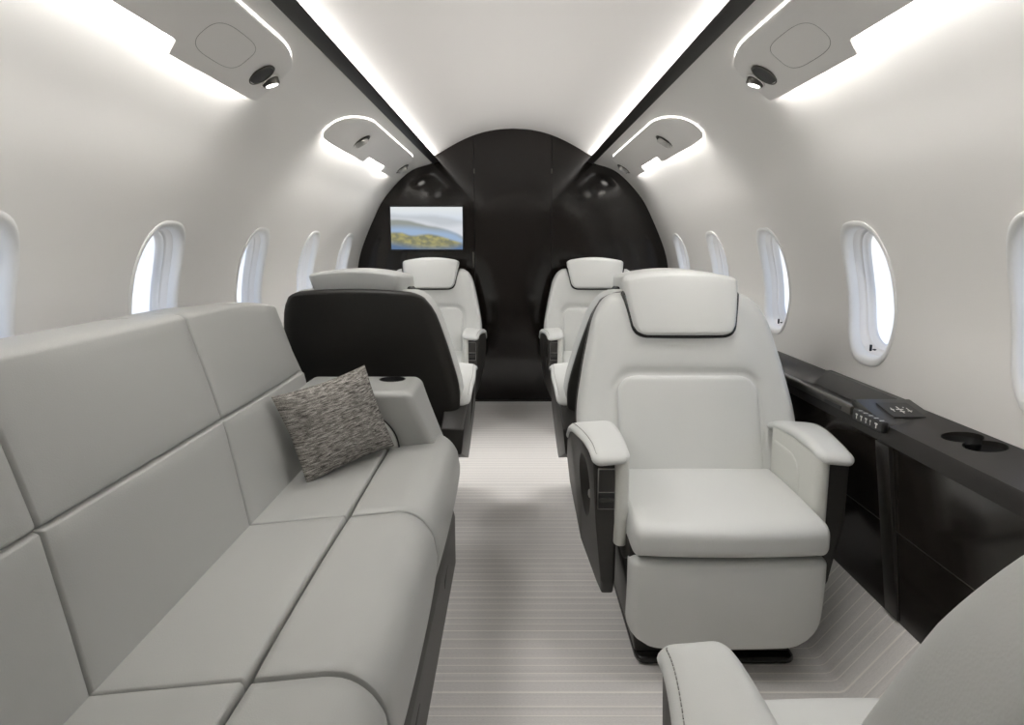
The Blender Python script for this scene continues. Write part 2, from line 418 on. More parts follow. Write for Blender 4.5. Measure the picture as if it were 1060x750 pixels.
# ceiling dome, hanging above the two coves
half = [(0, 1.831), (.10, 1.825), (.19, 1.809), (.271, 1.784), (.35, 1.750), (.43, 1.708), (.50, 1.667), (.55, 1.645), (.575, 1.634)]
cs = crspline(half, 5); cs = [(p.x, p.y) for p in cs]
full = [(-x, z) for x, z in cs[::-1]] + [(x, z) for x, z in cs[1:]]
full = [(-.58, 1.605)] + full + [(.58, 1.605)]
tag(strip_mesh('ceiling', full, 'ceiling', angle=50), kind='structure')
# cove floor and dark lip
for side, nm in ((-1, 'trim_1'), (1, 'trim_2')):
    lip = [(.532, 1.6095), (.528, 1.6045), (.494, 1.6205), (.490, 1.6255), (.493, 1.629), (.530, 1.614)]
    o = prism(nm, [(side * x, z) for x, z in lip], 'y', CAB0, CAB1 - .001, 'trim'); tag(o, kind='structure')
    o = strip_mesh('trim_%d' % (3 if side < 0 else 4), [(side * .53, 1.613), (side * .58, 1.606)], 'wall'); tag(o, kind='structure')

# front bulkhead: veneered wall with a flush door between two reveals, and plain rear wall
def arch_outline(inset=0.0):
    r = [(1.04, 0)] + [(p.x, p.y) for p in CP] + [(.56, 1.612)] + [(x, z) for x, z in cs[::-1]]
    return r + [(-x, z) for x, z in r[::-1][1:]]
ol = arch_outline()
def z_top(x):
    x = abs(x); r = [(p[0], p[1]) for p in cs]
    for a, b in zip(r, r[1:]):
        if a[0] <= x <= b[0]: return a[1] + (b[1] - a[1]) * (x - a[0]) / (b[0] - a[0])
DX = .2575
def bulk_piece(name, x0, x1, parent=None, kind=None):
    if x0 < 0 < x1:
        xs = [x0 + (x1 - x0) * i / 16 for i in range(17)]; poly = [(x0, 0), (x1, 0)] + [(x, z_top(x) + .01) for x in xs[::-1]]
    else:
        sg = 1 if x0 > 0 else -1; a = min(abs(x0), abs(x1))
        poly = [(sg * a, 0), (sg * 1.04, 0)] + [(sg * p.x, p.y) for p in CP] + [(sg * .575, 1.62)] + [(sg * x, z + .01) for x, z in cs[::-1] if x > a + .003] + [(sg * a, z_top(a) + .01)]
    o = prism(name, poly, 'y', CAB1, CAB1 + .03, 'veneer', parent, bev=0.0)
    if kind: tag(o, kind=kind)
    return o
wf = empty('wall_front'); tag(wf, kind='structure')
bulk_piece('veneer_panel', -1.04, -DX - .002, wf); bulk_piece('veneer_panel', DX + .002, 1.04, wf)
box('threshold', -1.0, 1.0, CAB1 - .012, CAB1 + .03, 0, .012, 'trim', wf)
dr = empty('door_1'); tag(dr, kind='structure')
bulk_piece('door_panel', -DX + .002, DX - .002, dr)
box('seam_gap', -DX - .004, -DX + .004, CAB1 + .012, CAB1 + .02, 0, 1.80, 'black', dr)
box('seam_gap', DX - .004, DX + .004, CAB1 + .012, CAB1 + .02, 0, 1.80, 'black', dr)
for sg in (-1, 1):
    box('door_latch', sg * DX - .004, sg * DX + .004, CAB1 - .004, CAB1, 1.545, 1.575, 'darkmetal', dr, bev=.001)
box('door_pull', -DX - .016, -DX - .006, CAB1 - .005, CAB1, .93, 1.03, 'darkmetal', dr, bev=.001)
me_poly = [(x, z) for x, z in ol]
o = prism('wall_back', me_poly, 'y', CAB0 - .03, CAB0, 'wall'); tag(o, kind='structure')

# wall screen
tv = empty('wall_screen', (-.5775, CAB1, 1.1875)); tag(tv, 'flat wall screen showing hazy green hills, on the dark front bulkhead', 'television')
box('bezel', -.247, .247, -.014, 0.0, -.147, .147, 'black', tv, bev=.003)
me = bpy.data.meshes.new('display'); me.from_pydata([(-.24, -.0145, -.14), (.24, -.0145, -.14), (.24, -.0145, .14), (-.24, -.0145, .14)], [], [(0, 1, 2, 3)])
uv = me.uv_layers.new(name='UVMap')
for i, c in enumerate(((0, 0), (1, 0), (1, 1), (0, 1))): uv.data[i].uv = c
me.materials.append(M['screen']); o = bpy.data.objects.new('display', me); COL.objects.link(o); o.parent = tv

# ------------------------------------------------------------------ windows
def build_window(idx, side, wy):
    root = empty('window_%d' % idx); tag(root, kind='structure')
    nn = wall_n(WS); K = 64
    def ring(sc, off, szc=1.0, dY=0.0):
        o = []
        for k in range(K):
            a = 2 * PI * k / K; c, s_ = math.cos(a), math.sin(a)
            y = WHY * sc * math.copysign(abs(c) ** (2 / WEXP), c); ss = WHS * sc * szc * math.copysign(abs(s_) ** (2 / WEXP), s_)
            o.append(W(side, wy + y, WS + ss, off, nn))
        return o
    def rings(name, specs, mat):
        V = []; F = []
        for sp in specs: V += ring(*sp)
        for i in range(len(specs) - 1):
            for k in range(K): F.append((i * K + k, i * K + (k + 1) % K, (i + 1) * K + (k + 1) % K, (i + 1) * K + k))
        return mk(name, V, F, mat, root, angle=50)
    rings('window_frame', [(1.0, -.002), (1.0, .0035), (.985, .0055), (.955, .0055), (.925, .004), (.90, -.002), (.885, -.012), (.878, -.024)], 'winframe')
    rings('window_reveal', [(.885, -.022), (.868, -.025), (.862, -.040), (.852, -.044), (.826, -.046), (.820, -.056), (.797, -.059), (.793, -.070)], 'reveal')
    V = ring(.80, -.063); V.append(sum(V, Vector()) / K)
    mk('window_pane', V, [(k, (k + 1) % K, K) for k in range(K)], 'glass', root)
    # shade handle at the sill
    p = W(side, wy + .040, WS - WHS * .845, -.030, nn)
    box('shade_handle', p.x - .003, p.x + .003, p.y - .0035, p.y + .0035, p.z - .004, p.z + .017, 'black', root, bev=.0015)
    box('shade_handle', p.x - .004 + side * .010, p.x + .004 + side * .010, p.y - .009, p.y + .002, p.z + .000, p.z + .004, 'black', root, bev=.0015)
wi = 1
for side in (-1, 1):
    for wy in WIN_Y: build_window(wi, side, wy); wi += 1

# ------------------------------------------------------------------ passenger service panels
def service_panel(side, y0, y1, notch, lights, near_round, label, hatch=None):
    root = empty('service_panel'); tag(root, label, 'overhead panel', 'overhead service panels along the cabin')
    S0, S1 = 0.985, 1.178; NS = 1.022
    def rnd(t, R): t = min(max(t / R, 0), 1); return math.sqrt(max(0, 1 - (1 - t) ** 2.2))
    def s_hi(Y):
        R = .30; f = min(rnd(Y - y0, R), rnd(y1 - Y, R)); return S0 + .045 + (S1 - S0 - .045) * f
    def s_lo(Y):
        R = .05; f = min(rnd(Y - y0, R), rnd(y1 - Y, R)); b = S0 + .045 * (1 - f)
        if notch and notch[0] < Y < notch[1]:
            e = min(Y - notch[0], notch[1] - Y) / .018; b = max(b, S0 + (NS - S0) * min(1, max(0, e)))
        return b
    def endf(Y):
        t = min(1, max(0, min(Y - y0, y1 - Y) / .16)); return .22 + .78 * math.sin(PI / 2 * t)
    def off(s, Y=None): u = min(max((s - S0) / (S1 - S0), 0), 1); return (.032 * (1 - u) + .012 * u + .006 * math.sin(PI * u)) * (1 if Y is None else endf(Y))
    ys = [y0 + .3 * (1 - math.cos(PI / 2 * i / 22)) for i in range(22)]
    mid = y1 - y0 - .6; nm = max(4, int(mid / .018)); ys += [y0 + .3 + mid * i / nm for i in range(nm + 1)]
    ys += [y1 - .3 * (1 - math.cos(PI / 2 * i / 22)) for i in range(21, -1, -1)]
    if notch:
        for nv in notch: ys += [nv + d for d in (-.001, .001, .005, .01, .017)] + [nv - .017, nv - .01, nv - .005]
    ys = sorted(set(ys)); J = 12; V = []; F = []
    for Y in ys:
        a, b = s_lo(Y), s_hi(Y)
        for j in range(J + 1):
            s = a + (b - a) * j / J; V.append(W(side, Y, s, off(s, Y)))
    n = len(ys); T = J + 1
    for i in range(n - 1):
        for j in range(J): F.append((i * T + j, (i + 1) * T + j, (i + 1) * T + j + 1, i * T + j + 1))
    # back face, 6 mm behind, and the edge between them
    b0 = len(V)
    for i, Y in enumerate(ys):
        a, b = s_lo(Y), s_hi(Y)
        for j in range(J + 1):
            s = a + (b - a) * j / J; V.append(W(side, Y, s, off(s, Y) - .006 * endf(Y)))
    for i in range(n - 1):
        for j in range(J): F.append((b0 + i * T + j, b0 + i * T + j + 1, b0 + (i + 1) * T + j + 1, b0 + (i + 1) * T + j))
        F.append((i * T, b0 + i * T, b0 + (i + 1) * T, (i + 1) * T))
        F.append((i * T + J, (i + 1) * T + J, b0 + (i + 1) * T + J, b0 + i * T + J))
    for i in (0, n - 1):
        for j in range(J): F.append((i * T + j, i * T + j + 1, b0 + i * T + j + 1, b0 + i * T + j))
    mk('panel_housing', V, F, 'psu', root, angle=45)
    # downward diffuser in the gap under the lower edge
    V = []; F = []
    yy = [y0 + .06 + (y1 - y0 - .12) * i / 60 for i in range(61)]
    for Y in yy:
        V += [W(side, Y, NS + .010, .001), W(side, Y, NS + .010, .027 * endf(Y))]
    for i in range(60): F.append((2 * i, 2 * i + 1, 2 * i + 3, 2 * i + 2))
    mk('light_diffuser', V, F, 'lamp', root)
    V = []; F = []
    for Y in yy: V += [W(side, Y, NS + .014, .0005), W(side, Y, NS + .014, off(NS, Y) - .0065)]
    for i in range(60): F.append((2 * i, 2 * i + 1, 2 * i + 3, 2 * i + 2))
    mk('light_blocker', V, F, 'psu', root)  # unseen strip added to stop the diffuser glowing up behind the housing
    # glowing line round the upper edge
    V = []; F = []; k = 0
    path = [(Y, s_hi(Y)) for Y in ys]; path = [(y0, S0 + .02)] + path if near_round == 'far' else path + []
    path = [q for q in path if (near_round == 'far' and q[0] < y1 - .14) or (near_round == 'near' and q[0] < y1 - .02)]
    for i, (Y, b) in enumerate(path):
        p0, p1 = path[max(0, i - 1)], path[min(len(path) - 1, i + 1)]
        dY, dS = p1[0] - p0[0], p1[1] - p0[1]; ln = math.hypot(dY, dS) or 1; nY, nS = -dS / ln, dY / ln
        V += [W(side, Y - nY * .003, b - nS * .003, .0045), W(side, Y + nY * .003, b + nS * .003, .0018)]; k += 1
    for i in range(k - 1): F.append((2 * i, 2 * i + 1, 2 * i + 3, 2 * i + 2))
    mk('edge_light', V, F, 'rim', root)
    # the plate above the diffuser is there only to block its upward light
    for (ly, ls, kind) in lights:
        p = W(side, ly, ls, off(ls) + .0005); nn = wall_n(ls); d = Vector((side * nn.x, 0, nn.y)).normalized()
        tY = Vector((0, 1, 0)); tz = d.cross(tY).normalized()
        def place(c, tilt):
            q = d.rotation_difference(tilt) if tilt is not None else None
            mt = Matrix.Translation(c) @ Matrix(((tY.x, tz.x, d.x, 0), (tY.y, tz.y, d.y, 0), (tY.z, tz.z, d.z, 0), (0, 0, 0, 1)))
            return mt
        if kind == 'pair':   # dark socket with an air outlet and a reading lamp beside it
            mt = place(p + tY * -.032 , None)
            disc_stack('air_vent', [(.040, .0), (.041, .003), (.036, .005), (.031, .001), (.030, -.003)], 'darkmetal', root, mtx=mt, cap0=False, cap1=False)
            disc_stack('vent_core', [(.035, .003), (.020, .005), (.001, .006)], 'black', root, mtx=mt, cap0=False)
            mt = place(p + tY * .040 - tz * side * .0, None)
            disc_stack('lamp_socket', [(.030, .0), (.031, .003), (.027, .004), (.025, .002)], 'psu', root, mtx=mt, cap0=False)
            aim = (d * .7 + Vector((-side * .1, .12, -.9))).normalized()
            rot = aim.to_track_quat('Z', 'Y').to_matrix().to_4x4(); mt2 = Matrix.Translation(p + tY * .040) @ rot
            ld = disc_stack('reading_lamp', [(.024, -.004), (.024, .010), (.022, .013), (.019, .013)], 'darkmetal', root, mtx=mt2)
            disc_stack('lamp_lens', [(.0175, .0135), (.016, .0142), (.001, .0145)], 'lens', ld, mtx=mt2, seg=20)
        elif kind == 'single':
            mt = place(p, None)
            disc_stack('lamp_socket', [(.046, .0), (.047, .003), (.042, .005), (.038, .002)], 'darkmetal', root, mtx=mt, cap0=False, cap1=False)
            disc_stack('socket_well', [(.040, .001), (.001, .0015)], 'black', root, mtx=mt, cap0=False)
            aim = (d + Vector((-side * .0, .35, -.1))).normalized()
            rot = aim.to_track_quat('Z', 'Y').to_matrix().to_4x4(); mt2 = Matrix.Translation(p) @ rot
            ld = disc_stack('reading_lamp', [(.032, -.004), (.032, .012), (.030, .016), (.026, .016)], 'metal', root, mtx=mt2)
            disc_stack('lamp_lens', [(.024, .0165), (.001, .017)], 'lens', ld, mtx=mt2, seg=20)
    for (ly, ls, kind) in lights:
        p = W(side, ly + (.04 if kind == 'pair' else 0), ls, off(ls) + .035)
        sd = bpy.data.lights.new('reading_spot', 'SPOT'); sd.energy = SPOT * (1.0 if ly > 4 else (3.0 if ly > 3 else 1.0)); sd.spot_size = math.radians(125); sd.spot_blend = 1.0; sd.shadow_soft_size = .15; sd.color = (1, .975, .945)
        so = bpy.data.objects.new('reading_spot', sd); COL.objects.link(so); so.location = p; so.rotation_euler = (0, 0, 0); so.parent = root
        so.rotation_euler = Vector((-side * .42, -.05, -1)).to_track_quat('-Z', 'Y').to_euler()
    if hatch:
        hy, hs, ry, rs = hatch; pts = []
        for k in range(48):
            a = 2 * PI * k / 48; c, s_ = math.cos(a), math.sin(a)
            s = hs + rs * math.copysign(abs(s_) ** .62, s_); pts.append(W(side, hy + ry * math.copysign(abs(c) ** .62, c), s, off(s)))
        tube('oxygen_hatch', pts, .0007, 'thread', root, closed=True, seg=5)
    return root
for side, nm in ((-1, 'left'), (1, 'right')):
    service_panel(side, .20, 2.17, (.55, 1.585), [(2.02, 1.066, 'pair'), (1.33, 1.12, 'single')], 'near',
                  'large overhead service panel nearest the camera, upper %s' % nm, (1.74, 1.078, .125, .052))
    service_panel(side, 2.84, 4.50, (3.56, 4.02), [(3.24, 1.068, 'single'), (4.39, 1.072, 'single')], 'far',
                  'small overhead service panel above the farther seats, upper %s' % nm)

# ------------------------------------------------------------------ side consoles
def console(side, y0, y1, tray, label):
    root = empty('side_console'); tag(root, label, 'side console')
    X = lambda x: side * x
    prof = [(.946, .166), (.887, .612), (.889, .640), (.896, .652), (1.041, .668), (1.036, .60), (1.036, .166)]
    body = prism('console_top', [(X(x), z) for x, z in [(.887, .612), (.889, .640), (.896, .652), (1.042, .668), (1.036, .612)]], 'y', y0, y1, 'ledge', root)
    fr = prism('front_panel', [(X(x), z) for x, z in [(.946, .166), (.892, .609), (1.034, .609), (1.034, .166)]], 'y', y0, y1, 'console', root)
    cut_list = []
    if tray:
        bm = bmesh.new()   # shallow tray with slanted sides
        lo = [(.905, 1.83), (.992, 1.83), (.992, 2.24), (.950, 2.46), (.905, 2.46)]
        hi = [(.898, 1.80), (1.035, 1.80), (1.035, 2.30), (.985, 2.56), (.898, 2.56)]
        A = [bm.verts.new((X(x), y, .630)) for x, y in lo]; B = [bm.verts.new((X(x), y, .674)) for x, y in hi]
        bm.faces.new(A); bm.faces.new(B[::-1])
        for i in range(5): bm.faces.new((A[i], B[i], B[(i + 1) % 5], A[(i + 1) % 5]))
        cut_list.append(bmobj('c', bm, 'ledge'))
        for cy_, cx_ in ((1.505, .990), (1.432, .992)):
            cut_list.append(disc_stack('c', [(.040, .60), (.041, .62), (.0415, .70)], 'black', seg=32, mtx=Matrix.Translation((X(cx_), cy_, 0))))
        cut(body, cut_list)
        for cy_, cx_ in ((1.505, .990), (1.432, .992)):
            disc_stack('cup_holder', [(.0412, .655), (.039, .632), (.035, .6265), (.001, .6265)], 'black', root, seg=32, cap0=False, mtx=Matrix.Translation((X(cx_), cy_, 0)))
        # facet along the back of the tray
        prism('tray_back_facet', [(X(.988), .632), (X(1.024), .675), (X(1.040), .676), (X(1.040), .640)], 'y', 1.83, 2.27, 'facet', root)
        # wedge with the small switch panel
        wedge = prism('switch_block', [(1.63, .652), (1.645, .656), (1.80, .682), (1.815, .678), (1.815, .652)], 'x', X(.893), X(1.036), 'facet', root, bev=.002)
        def onw(v): return Vector((v.x, v.y, .6595 + (v.y - 1.645) * .1677 + v.z))
        sp = box('switch_panel', X(.930) if side > 0 else X(1.008), X(1.008) if side > 0 else X(.930), 1.675, 1.765, -.002, .0012, 'black', root, fn=onw)
        bm = bmesh.new()
        def gly(x0, x1, a, b):
            box_bm(bm, X(x0), X(x1), a, b, .0011, .0017)
        gly(.962, .966, 1.700, 1.755); gly(.952, .976, 1.728, 1.734); gly(.956, .972, 1.712, 1.716)
        gly(.938, .941, 1.715, 1.745); gly(.934, .945, 1.728, 1.733); gly(.990, .993, 1.708, 1.742); gly(.984, .999, 1.716, 1.720); gly(.982, .986, 1.745, 1.75)
        for v in bm.verts: v.co = onw(Vector((X(.969) + (v.co.x - X(.966)) * .75, 1.72 + (v.co.y - 1.73) * .75, v.co.z)))
        bmobj('switch_symbols', bm, 'glyph', sp)
        # table edge rail with its pull slot, and the button strip
        prism('table_edge_rail', [(X(.882), .640), (X(.882), .658), (X(.886), .663), (X(.897), .664), (X(.900), .655), (X(.896), .640)], 'y', 1.80, 2.75, 'darkmetal', root, bev=.0015)
        box('pull_slot', X(.8805) if side > 0 else X(.886), X(.886) if side > 0 else X(.8805), 1.85, 1.95, .642, .652, 'black', root)
        bs = box('button_strip', X(.876) if side > 0 else X(.893), X(.893) if side > 0 else X(.876), 1.625, 1.775, .636, .664, 'black', root, bev=.005, seg=3)
        bm = bmesh.new()
        for i, w in enumerate((.010, .010, .010, .004, .012)):
            yb = 1.755 - i * .024; xo, xi = (.8752, .8768)
            box_bm(bm, *sorted((X(xo), X(xi))), yb - w, yb, .652, .656); box_bm(bm, *sorted((X(xo), X(xi))), yb - w * .65, yb - w * .35, .643, .656)
        for i in range(5):
            yb = 1.75 - i * .026; box_bm(bm, *sorted((X(.878), X(.888))), yb - .006, yb - .002, .6638, .6646)
        bmobj('button_symbols', bm, 'glyph', bs)
    # door seams on the front
    def face_x(z): return .946 + (.892 - .946) * (z - .166) / (.609 - .166)
    z = .403
    bm = bmesh.new()
    def seam(a, b, z0, z1):
        pts = [(X(face_x(z0) - .0004), z0), (X(face_x(z1) - .0004), z1), (X(face_x(z1) + .004), z1), (X(face_x(z0) + .004), z0)]
        A = [bm.verts.new((x, a, zz)) for x, zz in pts]; B = [bm.verts.new((x, b, zz)) for x, zz in pts]
        bm.faces.new(A); bm.faces.new(B[::-1])
        for i in range(4): bm.faces.new((A[i], B[i], B[(i + 1) % 4], A[(i + 1) % 4]))
    seam(y0 + .01, y1 - .01, z - .0015, z + .0015)
    for yy in (1.60, .80, 2.6, 3.4, 4.2):
        if y0 < yy < y1: seam(yy - .0012, yy + .0012, .17, .60)
    bmobj('door_seam', bm, 'darkmetal', fr)
    prism('end_pillar', [(X(x), z) for x, z in [(.942, .17), (.880, .612), (.895, .612), (.955, .17)]], 'y', 1.60, 1.66, 'trim', root, bev=.001) if tray else None
    return root
console(1, .0, CAB1 - .005, True, 'dark side console with glossy doors, cup holders and switch panel, under the right windows')
console(-1, 2.40, CAB1 - .005, False, 'dark side console behind the rear-facing seats on the left, beyond the sofa')

# ------------------------------------------------------------------ cabin seats
# local frame: x across, y forward (the way a sitter looks), z up; y = 0 where seat and back meet
def ff(z): return -.42 * (z - .45) - .10 * max(0, z - .75) ** 1.5      # front surface of the back
BW = [(.36, .292), (.46, .312), (.57, .322), (.694, .303), (.80, .279), (.86, .262), (.905, .240), (.935, .215)]
def make_seat(a):
    """a = +1/-1: the side the aisle lies on, in the seat's own x"""
    root = empty('cabin_seat')
    # pedestal and sled plate
    prism('pedestal', [(-.235, .30), (-.212, .025), (.195, .025), (.235, .30)], 'y', -.14, .24, 'shell', root, bev=.006)
    rbox('floor_plate', -.222, .195, -.20, .268, 0, .026, (.03, .03, .010), 'shellgloss', root, n=(2, 2, 1), k=3)
    # lower body
    prism('seat_body', [(-.18, .30), (-.20, .40), (.33, .375), (.345, .335), (.24, .285)], 'x', -.235, .235, 'shell', root, bev=.008)
    # seat cushion
    def fc(v):
        t = v.y / .395; crown = .016 * (1 - min(1, abs(v.x / .234)) ** 2.5) * math.sin(PI * min(1, max(0, t + .05)) ** .8)
        up = max(0, (v.z - .37) / .07)
        z = v.z + up * (crown - .012 * t * t + .004)
        y = v.y + .016 * (1 - (v.x / .235) ** 2) * max(0, t) ** 3
        return (v.x, y, z)
    rbox('seat_cushion', -.234, .234, -.04, .392, .350, .440, (.018, .040, .032), 'leather', root, n=(14, 14, 3), fn=fc, k=7)
    # leg rest
    def fl(v):
        z = v.z; R = .075; zz = max(0, (.105 + R) - z); w = .236 - (R - math.sqrt(max(0, R * R - zz * zz))) * .95
        x = v.x * w / .236; y = v.y + .012 * (1 - (x / .236) ** 2) - .030 * max(0, (.34 - z) / .25) ** 1.6 + .008 * math.sin(PI * max(0, z - .1) / .25)
        return (x, y, z)
    rbox('leg_rest', -.236, .236, .300, .378, .095, .343, (.022, .03, .016), 'leather', root, n=(14, 3, 14), fn=fl, k=6)
    # back shell and back cushion
    W0 = .32
    def fb(v):
        w = interp(BW, v.z); x = v.x * w / W0; e = abs(x) / w
        y = v.y + ff(v.z) - .018 * e ** 3 * 1.0
        if v.y > -.05: y -= .006 * math.exp(-((e - .80) / .12) ** 2)
        if v.y > -.04 and v.z < .76:      # soft crease around the inner panel
            qx, qz = max(0, abs(x) - .155), max(0, v.z - .648); inside = max(abs(x) - .210, v.z - .703)
            d = math.hypot(qx, qz) - .055 if (qx > 0 and qz > 0) else inside
            y -= .010 * math.exp(-(d / .013) ** 2) + .004 * math.exp(-(d / .035) ** 2)
        z = v.z - .012 * e ** 2 * max(0, (v.z - .85) / .085)
        return (x, y, z)
    rbox('back_cushion', -W0, W0, -.112, 0.0, .365, .938, (.026, .032, .022), 'leather', root, n=(64, 3, 56), fn=fb, k=8)
    def fs(v):
        w = interp(BW, v.z) + .001; x = v.x * w / W0; e = abs(x) / w
        return (x, v.y + ff(v.z) - .004 * e ** 3, v.z - .012 * e ** 2 * max(0, (v.z - .85) / .085))
    rbox('back_shell', -W0, W0, -.156, -.104, .30, .934, (.05, .045, .022), 'shell', root, n=(14, 3, 18), fn=fs, k=7)
    # raised inner back panel with rounded top
    def fp(v):
        R = .055; zz = max(0, v.z - (.697 - R)); w = .207 - (R - math.sqrt(max(0, R * R - zz * zz)))
        x = v.x * w / .207; e = abs(x) / .32; xx = abs(x) / .207
        return (x, v.y + ff(v.z) - .018 * e ** 3 + .006 * (1 - xx ** 2) , v.z)
    rbox('back_pad', -.207, .207, -.020, .0035, .43, .697, (.014, .009, .014), 'leather', root, n=(14, 1, 14), fn=fp, k=5)
    # headrest with dark cradle behind it
    HB = [(.80, .146), (.83, .153), (.90, .166), (.97, .176), (1.0, .178)]
    def fh_(W_, grow):
        def f(v):
            w = interp(HB, v.z) + grow; x = v.x * w / W_; R = .035; zz = max(0, (.812 - grow + R) - v.z); x *= (w - (R - math.sqrt(max(0, R * R - zz * zz)))) / w
            x *= 1 - .13 * min(1, max(0, (-.02 - v.y) / .09)); e = abs(x) / .18; y = v.y + ff(v.z) + .02 * max(0, .9 - v.z) * 0 - .014 * e ** 2
            z = v.z - .023 * e ** 2 * max(0, (v.z - .86) / .14)
            return (x, y, z)
        return f
    rbox('headrest', -.18, .18, -.115, .030, .812, 1.0, (.018, .030, .014), 'leather', root, n=(14, 4, 12), fn=fh_(.18, 0), k=7)
    rbox('headrest_cradle', -.18, .18, -.060, .014, .802, .955, (.02, .02, .015), 'shellgloss', root, n=(14, 3, 12), fn=fh_(.18, .009), k=5)
    # arms
    def ow(y): t = min(1, max(0, (y + .05) / .33)); return .25 + .75 * (1 - t * t * (3 - 2 * t))
    AT = [(-.15, .515), (-.05, .570), (.08, .590), (.22, .588), (.30, .574)]
    for s in (-1, 1):
        def sx(x0, x1): return sorted((s * x0, s * x1))
        poly = [(-.22, .33), (-.225, .425), (-.15, .495), (-.05, .556), (.08, .568), (.22, .566), (.272, .556), (.278, .40), (.262, .23), (.235, .185), (.18, .195), (.02, .245)]
        def taper(v):
            t = max(0, (.46 - v.z) / .24); return Vector((v.x - s * .028 * t * (1 if abs(v.x) > .30 else .1) - s * .042 * (1 - ow(v.y)) * (1 if abs(v.x) > .30 else 0), v.y, v.z))
        x0, x1 = sx(.258, .348)
        sh = prism('side_shell', poly, 'x', x0, x1, 'shell', root, bev=.007, seg=3, fn=taper)
        if s == a:
            c = disc_stack('c', [(.03, -.03), (.046, 0), (.052, .03)], 'shell', seg=28)
            for v in c.data.vertices:
                u, w_, h = v.co; v.co = Vector((s * (.330 + h) , .105 + u * 1.75 + .10 * (0), .45 + w_ * 1.75 - u * .0)); v.co.z = .43 + w_ * 2.3; v.co.y = .12 + u * 1.9 + (v.co.z - .43) * .25
            cut(sh, [c])
            kn = box('seat_control', *sx(.296, .312), .12, .142, .41, .43, 'metal', root, bev=.004)
        # leather arm: inner side and top pad
        def fsd(v):
            return (v.x, v.y + .012 * (v.z - .37) * 0, v.z - .03 * max(0, (-v.y) / .08) * max(0, (v.z - .5) / .1))
        x0, x1 = sx(.228, .264)
        rbox('armrest_side', x0, x1, -.03, .292, .335, .575, (.016, .022, .012), 'leather_side', root, n=(2, 10, 6), fn=fsd)
        x0, x1 = sx(.2255, .235)
        def fin(v):
            R = .07; yy = max(0, v.y - (.19 - R)); top = .535 - (R - math.sqrt(max(0, R * R - yy * yy))); return (v.x, v.y, .43 + (v.z - .43) * (top - .43) / .105)
        rbox('armrest_inset', x0, x1, .0, .19, .43, .535, (.0035, .01, .01), 'leather_side', root, n=(1, 8, 6), fn=fin)
        def fa(v):
            zt = interp(AT, v.y); xx = v.x - s * .042 * (1 - ow(v.y)) * min(1, max(0, (abs(v.x) - .235) / .11)); return (xx, v.y, v.z + zt - .590 - .004 * (v.x * s - .30) / .06 - .010 * max(0, (v.y - .25) / .05) ** 2 * 0)
        x0, x1 = sx(.228, .354)
        rbox('armrest_pad', x0, x1, -.15, .302, .560, .592, (.030, .03, .0155), 'leather', root, n=(5, 20, 2), fn=fa, k=6)
        st = []
        for i in range(40):
            y = -.12 + .395 * i / 39; st.append((s * (.343 - .042 * (1 - ow(y))), y, interp(AT, y) - .0030))
        for i in range(1, 12): st.append((s * (.301 - .07 * i / 12), .2935 + .002 * math.sin(PI * i / 12), interp(AT, .2935) - .0060))
        bm = bmesh.new(); acc = 0.0
        for p, q in zip(st, st[1:]):
            p, q = Vector(p), Vector(q); d = q - p; k = max(1, int(d.length / .007))
            for t in range(k):
                c0 = p + d * ((t + .15) / k); c1 = p + d * ((t + .75) / k); h = .0007; nz = Vector((0, 0, h)); sd = d.normalized().cross(Vector((0, 0, 1))) * h
                vs = [bm.verts.new(w_) for w_ in (c0 + sd - nz, c0 - sd - nz, c0 - sd + nz, c0 + sd + nz, c1 + sd - nz, c1 - sd - nz, c1 - sd + nz, c1 + sd + nz)]
                for f in ((0, 1, 2, 3), (4, 5, 6, 7), (0, 1, 5, 4), (2, 3, 7, 6), (1, 2, 6, 5), (0, 3, 7, 4)): bm.faces.new([vs[i_] for i_ in f])
        bmobj('stitching', bm, 'thread', root)
    # latch plate on the front end of the aisle arm
    def sx(x0, x1): return sorted((a * x0, a * x1))
    zc = .495
    x0, x1 = sx(.262, .306)
    lp = box('tray_latch', x0, x1, .272, .2815, .432, .538, 'metal', root, bev=.0035, seg=3)
    x0, x1 = sx(.2642, .3038); box('latch_cover', x0, x1, .274, .2826, .478, .5355, 'shell', lp, bev=.002)
    x0, x1 = sx(.2642, .3038); box('latch_recess', x0, x1, .274, .2824, .4345, .476, 'black', lp, bev=.001)
    x0, x1 = sx(.2660, .3020); box('latch_tab', x0, x1, .274, .286, .452, .464, 'shell', lp, bev=.004)
    return root
def copy_tree(o, parent=None):
    c = o.copy(); COL.objects.link(c)
    if parent: c.parent = parent
    for ch in list(o.children): copy_tree(ch, c)
    return c
protoP = make_seat(1); protoN = make_seat(-1)
SX = .515; G = 'pale leather cabin seats'
def place(o, x, y, rz, label): o.location = (x, y, 0); o.rotation_euler = (0, 0, rz); tag(o, label, 'seat', G)
place(protoP, SX, 1.945, PI, 'pale grey leather seat facing the camera on the right, fully in view before the console')
place(copy_tree(protoP), SX, 4.22, PI, 'far right leather seat facing the camera, with its back to the dark bulkhead')
place(protoN, SX - .014, 2.715, math.radians(5.5), 'leather seat facing away, mostly hidden behind the back of the large right seat')
place(copy_tree(protoN), -SX, 4.22, PI, 'far left leather seat facing the camera, below the wall screen')
place(copy_tree(protoP), -SX + .018, 2.715, math.radians(-5.5), 'seat facing away behind the sofa arm, its dark back shell toward the camera')
seat_e = copy_tree(protoN)
for ch in seat_e.children:
    if ch.name.split('.')[0] in ('back_cushion', 'back_shell', 'back_pad', 'headrest', 'headrest_cradle'):   # this one is set a little more upright
        ch.matrix_local = Matrix.Translation((0, -.05, .45)) @ Matrix.Rotation(math.radians(-4.5), 4, 'X') @ Matrix.Translation((0, .05, -.45))
